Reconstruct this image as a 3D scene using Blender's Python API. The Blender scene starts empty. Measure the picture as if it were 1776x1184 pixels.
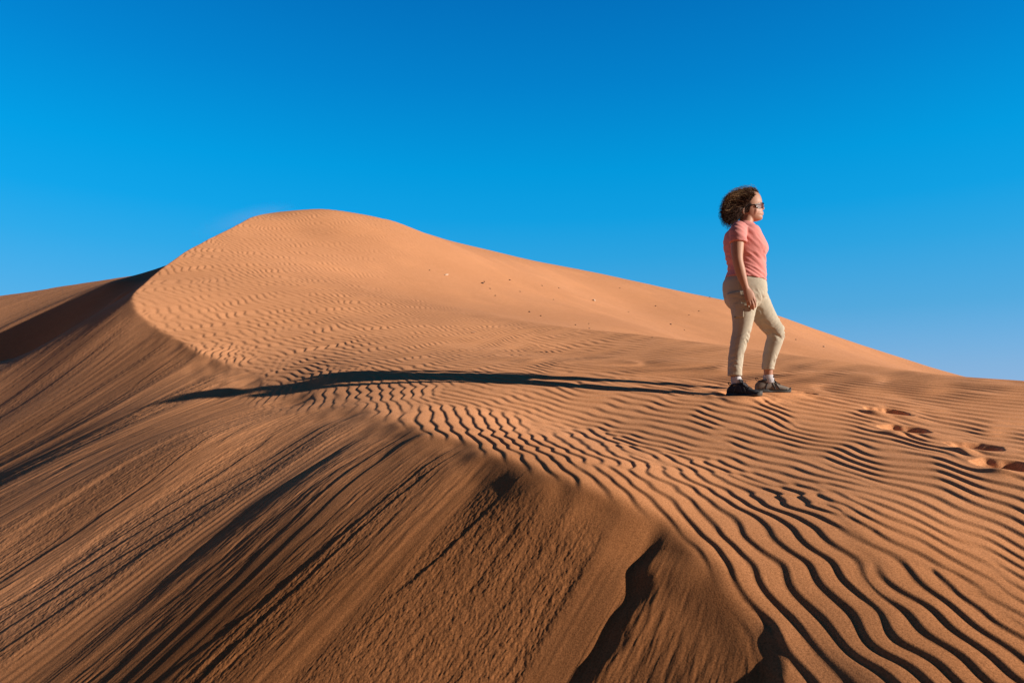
import bpy, bmesh, math, random
import numpy as np

PI = math.pi
scene = bpy.context.scene
COL = scene.collection
RNG = np.random.default_rng(7)
random.seed(7)

# ------------------------------------------------------------------ camera
F = 1184.0            # focal length in photo pixels
U0, V0 = 888.0, 700.0  # principal column and horizon row of the photo
def at(u, v, d):
    return ((u-U0)/F*d, d, (V0-v)/F*d)

cam_d = bpy.data.cameras.new('camera')
cam = bpy.data.objects.new('camera', cam_d)
COL.objects.link(cam)
cam.rotation_euler = (PI/2, 0, 0)
cam_d.sensor_width = 36.0
cam_d.lens = 24.0
cam_d.shift_y = (V0-592.0)/1776.0
cam_d.clip_start = 0.05
cam_d.clip_end = 9000
scene.camera = cam

# ------------------------------------------------------------------ light
SUN_A = math.radians(17)      # the sun stands to the right, a little to the camera's side
SUN_EL = math.radians(16.4)
SUN = np.array([math.cos(SUN_A)*math.cos(SUN_EL), -math.sin(SUN_A)*math.cos(SUN_EL), math.sin(SUN_EL)])
sl = bpy.data.lights.new('sun', 'SUN')
sl.energy = 7.0
sl.angle = math.radians(0.5)
sl.color = (1.0, 0.92, 0.82)
so = bpy.data.objects.new('sun', sl)
COL.objects.link(so)
from mathutils import Vector
so.rotation_euler = Vector((SUN[0], SUN[1], SUN[2])).to_track_quat('Z', 'Y').to_euler()

w = bpy.data.worlds.new('World')
scene.world = w
w.use_nodes = True
nt = w.node_tree
bg = nt.nodes['Background']
sky = nt.nodes.new('ShaderNodeTexSky')
sky.sky_type = 'NISHITA'
sky.sun_disc = False
sky.sun_elevation = SUN_EL
sky.sun_rotation = math.atan2(SUN[0], SUN[1])
sky.air_density = 1.0
sky.dust_density = 0.2
sky.ozone_density = 3.0
WS = 0.12
tcw = nt.nodes.new('ShaderNodeTexCoord')
sep = nt.nodes.new('ShaderNodeSeparateXYZ')
nt.links.new(tcw.outputs['Generated'], sep.inputs[0])
def world_ramp(stops):
    r = nt.nodes.new('ShaderNodeValToRGB')
    e = r.color_ramp.elements
    while len(e) < len(stops): e.new(0.5)
    for k, (p, c) in zip(e, stops):
        k.position = p; k.color = (c[0], c[1], c[2], 1)
    nt.links.new(sep.outputs['Z'], r.inputs['Fac'])
    return r
# clear deep blue as a polarising filter shows it, by elevation: a tint on the physical sky and a plain gradient
tint = world_ramp([(0.0, (.50, .84, 1.96)), (0.05, (.47, .77, 1.44)), (0.126, (.27, .88, 1.30)), (0.207, (.12, 1.10, 1.50)), (0.26, (.03, 1.22, 1.66)),
                   (0.32, (.008, 1.35, 1.8)), (0.42, (.008, 1.2, 1.82)), (0.51, (.008, 1.05, 1.75)), (0.62, (.01, .4, .7)), (1.0, (.01, .15, .4))])
grad = world_ramp([(0.0, (.30, .46, .70)), (0.05, (.22, .445, .72)), (0.126, (.09, .40, .73)), (0.207, (.028, .372, .755)), (0.26, (.006, .352, .765)),
                   (0.32, (.001, .32, .73)), (0.42, (.001, .225, .61)), (0.51, (.001, .165, .51)), (0.62, (.001, .06, .2)), (1.0, (.001, .02, .09))])  # last stops, above the view, darkened to weaken ambient light
mt = nt.nodes.new('ShaderNodeMix'); mt.data_type = 'RGBA'; mt.blend_type = 'MULTIPLY'; mt.inputs[0].default_value = 1
nt.links.new(sky.outputs[0], mt.inputs[6]); nt.links.new(tint.outputs[0], mt.inputs[7])
gs = nt.nodes.new('ShaderNodeVectorMath'); gs.operation = 'SCALE'; gs.inputs['Scale'].default_value = 1/WS
nt.links.new(grad.outputs[0], gs.inputs[0])
mm_ = nt.nodes.new('ShaderNodeMix'); mm_.data_type = 'RGBA'; mm_.inputs[0].default_value = 0.75
nt.links.new(mt.outputs[2], mm_.inputs[6]); nt.links.new(gs.outputs[0], mm_.inputs[7])
bk = nt.nodes.new('ShaderNodeMapRange'); bk.interpolation_type = 'SMOOTHSTEP'     # unseen sky behind the view darkened to cut ambient light in shadows
bk.inputs['From Min'].default_value = -0.3; bk.inputs['From Max'].default_value = 0.62
bk.inputs['To Min'].default_value = 0.18; bk.inputs['To Max'].default_value = 1.0
nt.links.new(sep.outputs['Y'], bk.inputs['Value'])
dk = nt.nodes.new('ShaderNodeVectorMath'); dk.operation = 'SCALE'
nt.links.new(mm_.outputs[2], dk.inputs[0]); nt.links.new(bk.outputs[0], dk.inputs['Scale'])
nt.links.new(dk.outputs[0], bg.inputs['Color'])
bg.inputs['Strength'].default_value = WS

scene.view_settings.view_transform = 'Standard'
scene.view_settings.look = 'None'
scene.view_settings.exposure = 0

# ------------------------------------------------------------------ helpers
def tag(o, label=None, cat=None, group=None, kind=None):
    if label: o['label'] = label
    if cat: o['category'] = cat
    if group: o['group'] = group
    if kind: o['kind'] = kind
    return o

def mesh_np(name, verts, quads, mat=None, parent=None, smooth=True, tris=None):
    me = bpy.data.meshes.new(name)
    verts = np.asarray(verts, dtype=np.float32)
    quads = np.asarray(quads, dtype=np.int32).reshape(-1, 4)
    nq = len(quads)
    nt_ = 0 if tris is None else len(tris)
    me.vertices.add(len(verts))
    me.vertices.foreach_set('co', verts.ravel())
    me.loops.add(nq*4+nt_*3)
    li = quads.ravel()
    st = np.arange(nq)*4
    tot = np.full(nq, 4)
    if nt_:
        tris = np.asarray(tris, dtype=np.int32)
        li = np.concatenate([li, tris.ravel()])
        st = np.concatenate([st, nq*4+np.arange(nt_)*3])
        tot = np.concatenate([tot, np.full(nt_, 3)])
    me.loops.foreach_set('vertex_index', li.astype(np.int32))
    me.polygons.add(nq+nt_)
    me.polygons.foreach_set('loop_start', st.astype(np.int32))
    me.polygons.foreach_set('loop_total', tot.astype(np.int32))
    me.update(calc_edges=True)
    me.polygons.foreach_set('use_smooth', np.full(nq+nt_, smooth))
    if mat: me.materials.append(mat)
    o = bpy.data.objects.new(name, me)
    COL.objects.link(o)
    if parent: o.parent = parent
    return o

def new_mat(name):
    m = bpy.data.materials.new(name)
    m.use_nodes = True
    n = m.node_tree.nodes
    return m, m.node_tree, n['Principled BSDF']

def smooth01(t):
    t = np.clip(t, 0, 1)
    return t*t*(3-2*t)

# periodic noise tiles made by filtering white noise
def tile(n, lo, hi, ax=1.0, ay=1.0, seed=0):
    """band-passed noise; lo..hi in cycles per tile, ax/ay stretch"""
    r = np.random.default_rng(seed)
    f = np.fft.fft2(r.standard_normal((n, n)))
    k = np.fft.fftfreq(n)*n
    ky, kx = np.meshgrid(k, k, indexing='ij')
    kk = np.sqrt((kx*ax)**2+(ky*ay)**2)+1e-9
    g = np.where((kk >= lo*0.5), 1.0, 0)*np.exp(-(kk/hi)**2)/(kk+lo)**1.0
    g[0, 0] = 0
    t = np.fft.ifft2(f*g).real
    return (t/t.std()).astype(np.float32)

def samp(t, size, x, y):
    n = t.shape[0]
    fx = np.asarray(x)/size*n; fy = np.asarray(y)/size*n
    ix = np.floor(fx).astype(np.int64); iy = np.floor(fy).astype(np.int64)
    dx = (fx-ix).astype(np.float32); dy = (fy-iy).astype(np.float32)
    dx = dx*dx*(3-2*dx) if n < 256 else dx
    dy = dy*dy*(3-2*dy) if n < 256 else dy
    ix %= n; iy %= n
    ix1 = (ix+1) % n; iy1 = (iy+1) % n
    return (t[iy, ix]*(1-dx)+t[iy, ix1]*dx)*(1-dy)+(t[iy1, ix]*(1-dx)+t[iy1, ix1]*dx)*dy

# ------------------------------------------------------------------ the dune: two smooth surfaces that meet along the brink
def tps_fit(P, lam=1e-4):
    P = np.asarray(P, float)
    X = P[:, :2]; n = len(X)
    d2 = ((X[:, None]-X[None])**2).sum(-1)
    K = 0.5*d2*np.log(d2+1e-12)+np.eye(n)*lam
    Q = np.c_[np.ones(n), X]
    M = np.block([[K, Q], [Q.T, np.zeros((3, 3))]])
    s = np.linalg.solve(M, np.r_[P[:, 2], 0, 0, 0])
    return X, s

def tps_eval(fit, x, y):
    X, s = fit
    n = len(X)
    sh = np.shape(x)
    x = np.ravel(x).astype(float); y = np.ravel(y).astype(float)
    out = s[n]+s[n+1]*x+s[n+2]*y
    for i in range(n):
        d2 = (x-X[i, 0])**2+(y-X[i, 1])**2
        out += s[i]*0.5*d2*np.log(d2+1e-12)
    return out.reshape(sh)

BR = [(4.0, -10, -2.2), (3, -3, -1.75), (1.9, 0, -1.45), (1.35, 1.0, -1.22), (1.05, 1.7, -1.0)]
BR += [at(*p) for p in [(1330, 1120, 2.25), (1240, 1010, 2.5), (1150, 900, 2.9), (1040, 850, 3.1), (940, 820, 3.3),
       (830, 775, 3.8), (720, 740, 4.4), (600, 705, 5.3), (490, 680, 6.5), (400, 640, 7.6), (330, 600, 8.6),
       (260, 560, 9.7), (230, 520, 10.6), (255, 487, 12), (320, 437, 14.5), (400, 396, 17.6), (470, 369, 20.8)]]
BR += [(-6.8, 24.3, 6.2), (-7.5, 29, 5.0), (-9, 37, 3), (-12, 50, 0), (-15, 100, -2.5)]
BR = np.array(BR)

def catmull(P, k=6):
    P = np.asarray(P, float)
    out = []
    n = len(P)
    for i in range(n-1):
        p0 = P[max(i-1, 0)]; p1 = P[i]; p2 = P[i+1]; p3 = P[min(i+2, n-1)]
        for j in range(k):
            t = j/k
            out.append(0.5*((2*p1)+(-p0+p2)*t+(2*p0-5*p1+4*p2-p3)*t*t+(-p0+3*p1-3*p2+p3)*t**3))
    out.append(P[-1])
    return np.array(out)
BRS = catmull(BR, 4)

def plane(x, y):
    return (x, y, 0.11+0.30*(x+2.18)+0.47*(y-6.5))
def plane2(x, y):
    return (x, y, -0.8+0.35*(x-0.84)+0.585*(y-2.25))

PA = [tuple(p) for p in BRS[2::2]]
PA += [at(*p) for p in [
    (1288, 688.5, 5.29), (1344, 682.5, 5.54), (1776, 1184, 1.97), (1776, 950, 2.75), (1776, 830, 3.35), (1776, 740, 4.7), (1500, 900, 2.88),
    (1540, 1184, 2.03), (1560, 742, 4.5), (1290, 760, 4.3), (1290, 850, 3.35), (1000, 740, 4.75), (1070, 668, 5.72),
    (880, 655, 6.01), (695, 652, 6.31), (540, 660, 6.6),
    (1776, 662, 7.2), (1650, 653, 7.8), (1500, 632, 8.7), (1300, 604, 9.9), (1100, 579, 11.3), (900, 556, 13),
    (900, 500, 20.3), (700, 500, 16.3), (500, 500, 12.8), (400, 550, 10.5), (500, 600, 8.8), (700, 590, 9.2),
    (1000, 610, 9.3), (1290, 645, 7.2), (1650, 685, 6.0), (600, 420, 18.9), (520, 400, 19.2),
    (1300, 570, 27), (1100, 530, 27), (1500, 620, 32), (1640, 660, 36),
    (510, 365, 21.2), (550, 364.5, 22.2), (620, 373, 23.0), (650, 380, 24), (700, 394, 25.3), (740, 406, 27.3), (780, 418, 28.9), (740, 430, 31.5), (790, 445, 33), (850, 434, 30), (1000, 466, 33), (1100, 488, 35.5), (1200, 509, 37),
    (1300, 531, 38.5), (1450, 583, 41), (1560, 619, 42.5), (1650, 650, 44),
    (550, 382, 25), (620, 392, 26.8), (700, 412, 29.5), (550, 430, 29), (700, 455, 33), (850, 495, 38), (1100, 545, 45), (1300, 585, 49), (1450, 635, 51), (1650, 692, 54)]]
PA += [(7.3, 9.7, 0.08), (6.5, 10.1, 0.17), (5.8, 11.2, 0.38), (4.5, 12.8, 0.78), (2.5, 14, 1.28), (10, 13, -0.2), (12, 17, -0.2), (7.6, 15, 0.3), (6.6, 19, 1.2), (3.6, 18, 1.95), (16, 21, 0.0), (23, 29, 0.2), (34, 34, -0.5),
       (9, 8, -0.05), (7, 4, -0.35), (4, 1, -0.9), (6, -2, -1.2), (15, 5, -0.8), (15, -5, -1.6), (10, -12, -2.4),
       (35, 10, -2), (40, -20, -3), (50, 48, -2), (25, 60, -2.5), (0, 60, -2), (60, 30, -3), (70, 70, -3)]
PB = [tuple(p) for p in BRS[2::2]]
PB += [plane(*p) for p in [(-1, -3), (-8, -2), (-6.2, 8.2), (-5, 7.3), (-6, 6), (-7, 9.0), (-8, 7)]]
PB += [plane2(*p) for p in [(0.2, 2.2), (0, 1.5), (0.5, 1.2), (0.6, 0.6), (0.5, 2.2)]]
PB += [(0.15, 2.8, -0.66)]
PB += [(-2, 3, -1.23), (-1, 2, -1.42), (-4, 2, -2.23), (-6, 3.5, -2.2), (-3, 0, -2.85), (-1.6, 4.4, -.445), (-2.4, 5.2, -.26), (-3, 4.5, -.79), (-3.2, 6.3, -.13), (-4.2, 5.6, -.69), (-.5, 3.2, -.595), (-.15, 3.4, -.40), (-1.1, 3.9, -.44)]
PB += [(0, 0, -2.25), (1.5, -3, -2.6), (1.2, 0, -2.0)]
PB += [at(*p) for p in [(0, 627, 11.5), (120, 573, 10.8)]]
PB += [(-9, 13.3, 0.2), (-12.5, 12.5, -0.6), (-11.5, 16, 0.9), at(270, 480, 18.5), at(282, 481, 15.6), at(0, 660, 13), at(70, 625, 12.6), (-3.57, 7.08, 0.05), (-8.6, 15, 2.4), (-8.0, 12.0, 1.0),
       at(0, 575, 17.2), at(200, 489, 18), (-15, 19, 1.6), at(0, 514, 28), at(140, 492, 25.5), at(210, 481, 24), at(280, 471, 22.5), at(-200, 548, 29), at(0, 546, 22), at(0, 548, 37), at(140, 528, 31.5), at(280, 512, 28.5), at(-300, 600, 37),
       (-36, 48, 0), (-25, 42, 1), (-15, 38, 1.8), (-45, 38, 0), (-40, 65, -1), (-32, 20, 0), (-20, 12, -1.5), (-20, 0, -4), (-40, 0, -5), (-15, -10, -6),
       (-5, -15, -6), (-20, 70, -1), (-60, 30, -3), (-60, 70, -3)]
FA = tps_fit(PA, 2e-3); FB = tps_fit(PB, 2e-3)

def signed_dist(x, y):
    sh = np.shape(x)
    x = np.ravel(x); y = np.ravel(y)
    best = np.full(x.shape, 1e9); sg = np.ones(x.shape); arc = np.zeros(x.shape)
    L = 0
    for i in range(len(BRS)-1):
        ax, ay = BRS[i, :2]; bx, by = BRS[i+1, :2]
        ex, ey = bx-ax, by-ay
        l2 = ex*ex+ey*ey
        t = np.clip(((x-ax)*ex+(y-ay)*ey)/l2, 0, 1)
        dx = x-ax-t*ex; dy = y-ay-t*ey
        d = dx*dx+dy*dy
        m = d < best
        best = np.where(m, d, best)
        sg = np.where(m, np.where(ex*dy-ey*dx < 0, 1, -1), sg)   # right of the line (walking away) is the windward side
        arc = np.where(m, L+t*math.sqrt(l2), arc)
        L += math.sqrt(l2)
    return (np.sqrt(best)*sg).reshape(sh), arc.reshape(sh)

def macro(x, y):
    x = np.asarray(x, float); y = np.asarray(y, float)
    sd, arc = signed_dist(x, y)
    return tps_eval(FA, x, y), tps_eval(FB, x, y), sd, arc

def compose(A, B, sd, r, full=False):
    """windward surface on one side of the brink, slip face on the other, the lower of the two where they meet"""
    hh = 0.008+0.006*smooth01((4-r)/2)
    g = np.clip((A-B)/hh, -40, 40)
    low = A-hh*np.log1p(np.exp(g))
    side = np.where(sd > 0, A, B)
    wn = 1-smooth01((np.abs(sd)-0.22)/0.22)
    z = wn*low+(1-wn)*side
    far = smooth01((r-62)/60)
    z = z*(1-far)+(-3.0)*far
    if full:
        return z, wn*smooth01(0.5-(A-B)/0.05)+(1-wn)*(sd > 0)
    return z

def base_z(x, y):
    A, B, sd, _ = macro(np.array([x]), np.array([y]))
    return float(compose(A, B, sd, np.hypot(x, y))[0])

def hit(u, v, d0=1.2, d1=60, n=1500):
    d = np.geomspace(d0, d1, n)
    x = (u-U0)/F*d
    A, B, sd, _ = macro(x, d)
    z = compose(A, B, sd, np.hypot(x, d))
    ray = (V0-v)/F*d
    i = int(np.argmax(z > ray))
    return float(x[i]), float(d[i]), float(z[i])
SAND_LO = (0.61, 0.270, 0.120, 1)
SAND_HI = (0.71, 0.326, 0.154, 1)
# ------------------------------------------------------------------ ground mesh: a ring grid, fine where the photo looks
NC, NR = 1400, 1350
tanmax = 0.80
cols = np.arctan(np.linspace(-tanmax, tanmax, NC))
a0 = cols[-1]
side = np.concatenate([a0+np.geomspace(0.004, 1.0, 40)*0.5, np.linspace(a0+0.56, 2*PI-a0-0.56, 50), (2*PI-a0)-np.geomspace(0.004, 1.0, 40)[::-1]*0.5])
ang = np.concatenate([cols, side])
rad = np.concatenate([np.geomspace(0.25, 1.75, 60, endpoint=False), np.geomspace(1.75, 8, 1050, endpoint=False), np.geomspace(8, 24, 460, endpoint=False),
                      np.geomspace(24, 50, 190, endpoint=False), np.geomspace(50, 4500, 60)])
nc, nr = len(ang), len(rad)
# smooth fields on a thinned grid, then interpolated
ci = np.unique(np.r_[np.arange(0, NC, 5), NC-1, np.arange(NC, nc)])
ri = np.unique(np.r_[np.arange(0, nr, 4), nr-1])
RR, AA = np.meshgrid(rad[ri], ang[ci], indexing='ij')
fields = macro(RR*np.sin(AA), RR*np.cos(AA))
def up(f):
    t = np.arange(nr); a = np.searchsorted(ri, t, side='right')-1; a = np.clip(a, 0, len(ri)-2)
    wt = ((t-ri[a])/(ri[a+1]-ri[a]))[:, None]
    g = f[a]*(1-wt)+f[a+1]*wt
    t = np.arange(nc); a = np.searchsorted(ci, t, side='right')-1; a = np.clip(a, 0, len(ci)-2)
    wt = ((t-ci[a])/(ci[a+1]-ci[a]))[None, :]
    return g[:, a]*(1-wt)+g[:, a+1]*wt
zA, zB, sd, arc = [up(f) for f in fields]
R, TH = np.meshgrid(rad, ang, indexing='ij')
X = R*np.sin(TH); Y = R*np.cos(TH)

# ragged brink
tn = tile(512, 4, 60, seed=3)
tn2 = tile(512, 8, 120, seed=4)
ts = tile(256, 2, 7, seed=5)             # slow undulation
ts2 = tile(256, 3, 14, seed=6)
rag = (0.004*samp(ts2, 2.4, X, Y)+0.014*samp(ts, 4.0, X, Y))*(1-0.75*smooth01((R-8.5)/3))
sdr = sd
Z, stoss = compose(zA, zB+rag*np.exp(-(sd/0.3)**2), sd, R, True)          # stoss is 1 on the windward side
lee = 1-stoss

# --- wind ripples: a stripe field with forks, taken from the phase of narrow band noise
def stripe_tile(n, k0, bw_along, bw_across, seed):
    r = np.random.default_rng(seed)
    f = np.fft.fft2(r.standard_normal((n, n)))
    k = np.fft.fftfreq(n)*n
    ky, kx = np.meshgrid(k, k, indexing='ij')
    g = np.exp(-((ky-k0)/bw_across)**2-(kx/bw_along)**2)
    c = np.fft.ifft2(f*g)
    c /= np.abs(c).mean()
    return c.real.astype(np.float32), c.imag.astype(np.float32)
TS = 16.0
LAM = 0.152
cr, ci_ = stripe_tile(2048, TS/LAM, 17, 13, 11)
# coordinate across the ripples (q) and along them (p): the crests swing round near the camera
th = math.radians(40)
yc = np.clip(Y, 0.5, 7.5)
qy = -0.7*np.logaddexp(0, (6.3-np.maximum(Y, -2))/0.7)    # crests: about 35 degrees far off, closer together and nearly along the view close by
xb = 1.4*np.tanh((X-1.7)/1.4)
sx_ = 1/np.cosh(np.clip((X-1.7)/1.4, -20, 20))**2
q = 0.55*X-0.29*qy*xb+0.83*Y+0.018*qy*qy+0.65*1.5*np.tanh((X+1.2)/1.5)      # and turned again along the brink
sg_ = 1/(1+np.exp(-(6.3-Y)/0.7))
gq = np.hypot(0.55-0.29*qy*sx_+0.65/np.cosh(np.clip((X+1.2)/1.5, -20, 20))**2, 0.83-0.29*sg_*xb+0.036*qy*sg_)
gq = np.clip(gq, 0.6, 2.4)
p = 0.79*X-0.62*Y
tz = tile(512, 3, 8, ax=1.0, ay=2.6, seed=31)       # bends shared by neighbouring crests
q = q+0.032*samp(tz, 4.5, p*gq**0.3, q)+0.030*samp(tz, 2.3, p+1, q)+0.03*samp(ts, 8.0, X, Y)
cre = samp(cr, TS, p, q); cim = samp(ci_, TS, p, q)
# close to the brink the crests swing round and run out over the edge; the two trains join in forks
q2 = (1.02*X+0.22*Y)*1.65+0.022*samp(tz, 2.1, Y*1.3+2, X)+0.02*samp(ts, 2.0, X+1, Y); p2_ = 0.22*X-1.0*Y
wb = np.clip(1.45*np.exp(-(np.maximum(sd, 0)/0.75)**2)*(1-smooth01((R-6.2)/2.0))+0.25*samp(ts, 4.0, X+2, Y)*np.exp(-(sd/1.2)**2), 0, 1)
wb = smooth01(wb)
cre = cre*(1-wb)+samp(cr, TS, p2_+5, q2)*wb; cim = cim*(1-wb)+samp(ci_, TS, p2_+5, q2)*wb
gq = gq*(1-wb)+1.5*wb
# a little coarser on the open shoulder behind her
q3 = (0.62*X+0.78*Y)*0.80+0.018*samp(tz, 3.1, 0.78*X-0.62*Y, Y)+0.02*samp(ts, 7.0, X, Y)
w3 = smooth01((R-5.0)/1.6)*smooth01((X/np.maximum(Y, 0.5)+0.05)/0.2)*(1-wb)
cre = cre*(1-w3)+samp(cr, TS, 0.78*X-0.62*Y, q3)*w3; cim = cim*(1-w3)+samp(ci_, TS, 0.78*X-0.62*Y, q3)*w3
gq = gq*(1-w3)+0.66*w3
amp = np.sqrt(cre**2+cim**2)
ph = np.arctan2(cim, cre)               # grows along q (toward the upwind side)
# asymmetric profile: long upwind flank, short steep lee flank that faces the brink
prof = np.sin(ph)+0.33*np.sin(2*ph+0.25)+0.10*np.sin(3*ph+0.4)
ramp = 0.0050/gq**0.8*np.clip(amp*1.6, 0, 1)**0.7
far_fade = 1+0.15*smooth01((R-11)/6)-smooth01((R-20)/12)*0.5
smoothface = smooth01((X*0.55+Y*0.84-10.6)/2.2)*smooth01((X+6.0)/5.0)
far_fade = far_fade*(1-0.93*smoothface)
patch = 0.75+0.35*smooth01(samp(ts, 14.0, X, Y)*0.5+0.5)
rip = ramp*prof*far_fade*patch
Z = Z+rip*np.clip(stoss, 0, 1)*(R < 60)
Z = Z+0.004*samp(ts, 11.0, X, Y)*stoss*smooth01((R-3)/6)*(R < 60)

# --- slip face: avalanche tongues and grooves running down slope
ev = (0.77, -0.64); fv = (-0.64, -0.77)
S = X*ev[0]+Y*ev[1]
Dn = X*fv[0]+Y*fv[1]
S = S+0.06*np.exp(np.minimum(sd, 0)/0.6)        # grooves start square to the brink, then bend
S = S+0.016*samp(ts, 9.0, X, Y)+0.003*samp(ts2, 3.0, X, Y)
def streak(w_, ln, seed, n=1024, size=None):
    size = size or w_*60
    return tile(n, 12, 60, ax=1.0, ay=ln, seed=seed), size
h = np.zeros_like(Z)
ta = tile(1024, 4, 10, ax=1.0, ay=9.0, seed=21)      # (s, d): long along d
tb = tile(1024, 6, 15, ax=1.0, ay=15.0, seed=22)
tc = tile(1024, 10, 48, ax=1.0, ay=14.0, seed=23)
broad = samp(ta, 4.2, S, Dn)
mid = samp(tb, 2.3, S+0.4, Dn)
fine = samp(tc, 1.3, S+0.9, Dn)
lumps = samp(tn2, 0.9, S*1.0, Dn*0.6)
lumps2 = samp(tn2, 0.37, S*1.0, Dn*0.7)
lm = smooth01(samp(ta, 5.3, S+2, Dn+1)*0.9+0.25)
def terr(v, n, k):                       # a smooth wave cut into flat treads with sharp risers
    f = v*n
    b = np.floor(f); t = f-b
    return (b+smooth01((t-0.5)*k+0.5))/n
slope_ = samp(ta, 4.2, S+0.012, Dn)-samp(ta, 4.2, S-0.012, Dn)      # risers that face the sun are worn soft, the others stay sharp
kk_ = 9.0+8.0*np.tanh(slope_*9)
slope2 = samp(tb, 2.3, S+0.408, Dn)-samp(tb, 2.3, S+0.392, Dn)
h += 0.0056*terr(broad, 1.1, np.maximum(kk_, 1.3))+0.0011*terr(mid, 1.1, np.maximum(6.0+5.0*np.tanh(slope2*6), 1.2))
tr1 = tile(1024, 8, 60, ax=1.0, ay=4.5, seed=61)     # rough slide debris, drawn out down the slope
rough = samp(tr1, 1.1, S+0.3, Dn)+0.6*samp(tr1, 0.47, S, Dn+0.2)
rm = 0.15+1.0*smooth01(samp(ta, 3.7, S+1.1, Dn*1.3+2)*0.9+0.25)
h += (0.00035+0.0006*smooth01((R-4)/4))*fine+0.00050*rough*rm*(1+0.6*smooth01((R-4)/5))+(0.0006*lumps+0.0004*lumps2)*lm
dist_fade = 1-0.35*smooth01((R-7)/6)
Z = Z+h*lee*dist_fade*smooth01(-sdr/0.4+0.15)*(R < 60)

# --- scarps where tongues broke away at the near end of the brink: (photo points down the edge, height)
def scarp(pts, hgt, back):
    global Z
    P = np.array([hit(u, v)[:2] for u, v in pts])
    m = (R < 6)
    x = X[m]; y = Y[m]
    best = np.full(x.shape, 1e9); sg = np.ones(x.shape); tt = np.zeros(x.shape)
    for i in range(len(P)-1):
        a = P[i]; b = P[i+1]; e = b-a
        t = ((x-a[0])*e[0]+(y-a[1])*e[1])/(e@e)
        if i < len(P)-2: t = np.minimum(t, 1)
        t = np.maximum(t, 0)
        dx = x-a[0]-t*e[0]; dy = y-a[1]-t*e[1]
        d = dx*dx+dy*dy
        mm = d < best
        best = np.where(mm, d, best)
        sg = np.where(mm, np.where(e[0]*dy-e[1]*dx > 0, 1, -1), sg)   # left of the way down = toward +x
        tt = np.where(mm, (i+np.clip(t, 0, 1))/(len(P)-1), tt)
    dd = np.sqrt(best)*sg
    env = smooth01(tt/0.35)
    up_ = smooth01((dd+0.02*samp(ts, 1.3, x, y))/0.12+0.5)*np.exp(-np.maximum(dd, 0)/back)
    lo = -0.5*(1-smooth01((dd+0.02*samp(ts, 1.3, x, y))/0.12+0.5))*np.exp(np.minimum(dd, 0)/(back*0.6))
    zz = Z[m]; zz += hgt*(up_+lo)*env; Z[m] = zz
scarp([(1150, 895), (1146, 950), (1108, 1010), (1062, 1090), (1015, 1184), (960, 1290)], 0.022, 0.14)
scarp([(1318, 1060), (1340, 1120), (1330, 1184), (1310, 1260)], 0.02, 0.12)

# --- footprints
def print_at(u, v, yaw, L=0.30, W=0.24, dep=0.095):
    global Z
    cx, cy, _ = hit(u, v)
    m = (np.abs(X-cx) < 0.6) & (np.abs(Y-cy) < 0.6)
    x = X[m]-cx; y = Y[m]-cy
    c, s = math.cos(yaw-PI), math.sin(yaw-PI)
    x, y = x*c+y*s, -x*s+y*c
    wob = 0.10*samp(ts2, 0.9, X[m], Y[m])
    rr = np.sqrt((np.where(x < -0.02, (x+0.02)/1.15-0.02, x*1.15)/(L/2))**2*0.92+(y/(W/2))**2)+wob*0.6
    pit = 1-smooth01((rr-0.35)/0.70)
    zz = Z[m]
    r_ = (rip*stoss)[m]
    zz = zz-r_*(1-smooth01((rr-1.0)/0.7))*0.9
    zz = zz-dep*pit
    # sand pushed up in front and to the near side
    zz = zz+0.019*np.exp(-((x+0.09)/0.07)**2-((y+0.19)/0.055)**2)+0.010*np.exp(-((x-0.12)/0.12)**2-((y+0.19)/0.05)**2)
    Z[m] = zz
FOOT = [(1546, 714, 2.6), (1574, 744, 2.75), (1697, 774, 2.7), (1752, 806, 2.75)]
for (u, v, yw) in FOOT: print_at(u, v, yw)
print_at(1396, 682, 2.9, 0.24, 0.13, 0.09)

# --- the ground under the shoes is pressed flat
def press(cx, cy, rx, ry, zt):
    global Z
    m = (np.abs(X-cx) < 0.5) & (np.abs(Y-cy) < 0.5)
    rr = np.sqrt(((X[m]-cx)/rx)**2+((Y[m]-cy)/ry)**2)
    k = 1-smooth01((rr-0.8)/0.7)
    Z[m] = Z[m]*(1-k)+zt*k+0.008*np.exp(-((rr-1.5)/0.25)**2)
SHOE_NEAR = at(1288, 688, 5.29)
SHOE_FAR = at(1344, 682, 5.54)
press(SHOE_NEAR[0], SHOE_NEAR[1], 0.16, 0.12, SHOE_NEAR[2]+0.006)
press(SHOE_FAR[0], SHOE_FAR[1], 0.19, 0.10, SHOE_FAR[2]+0.006)

tone = 0.6*smooth01((R-1.8)/3.2)+0.4*smooth01((R-9)/6)  # shading painted by distance, deepened on the slip face below
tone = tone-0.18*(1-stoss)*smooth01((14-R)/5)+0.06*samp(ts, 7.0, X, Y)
verts = np.stack([X, Y, Z], -1)
idx = np.arange(nr*nc).reshape(nr, nc)
nx = np.roll(idx, -1, axis=1)
quads = np.stack([idx[:-1], nx[:-1], nx[1:], idx[1:]], -1).reshape(-1, 4)
vv = verts.reshape(-1, 3)
ctr = np.array([[0, 0, Z[0].mean()]], dtype=np.float32)
tris = np.stack([np.full(nc, nr*nc), nx[0], idx[0]], -1)

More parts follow.
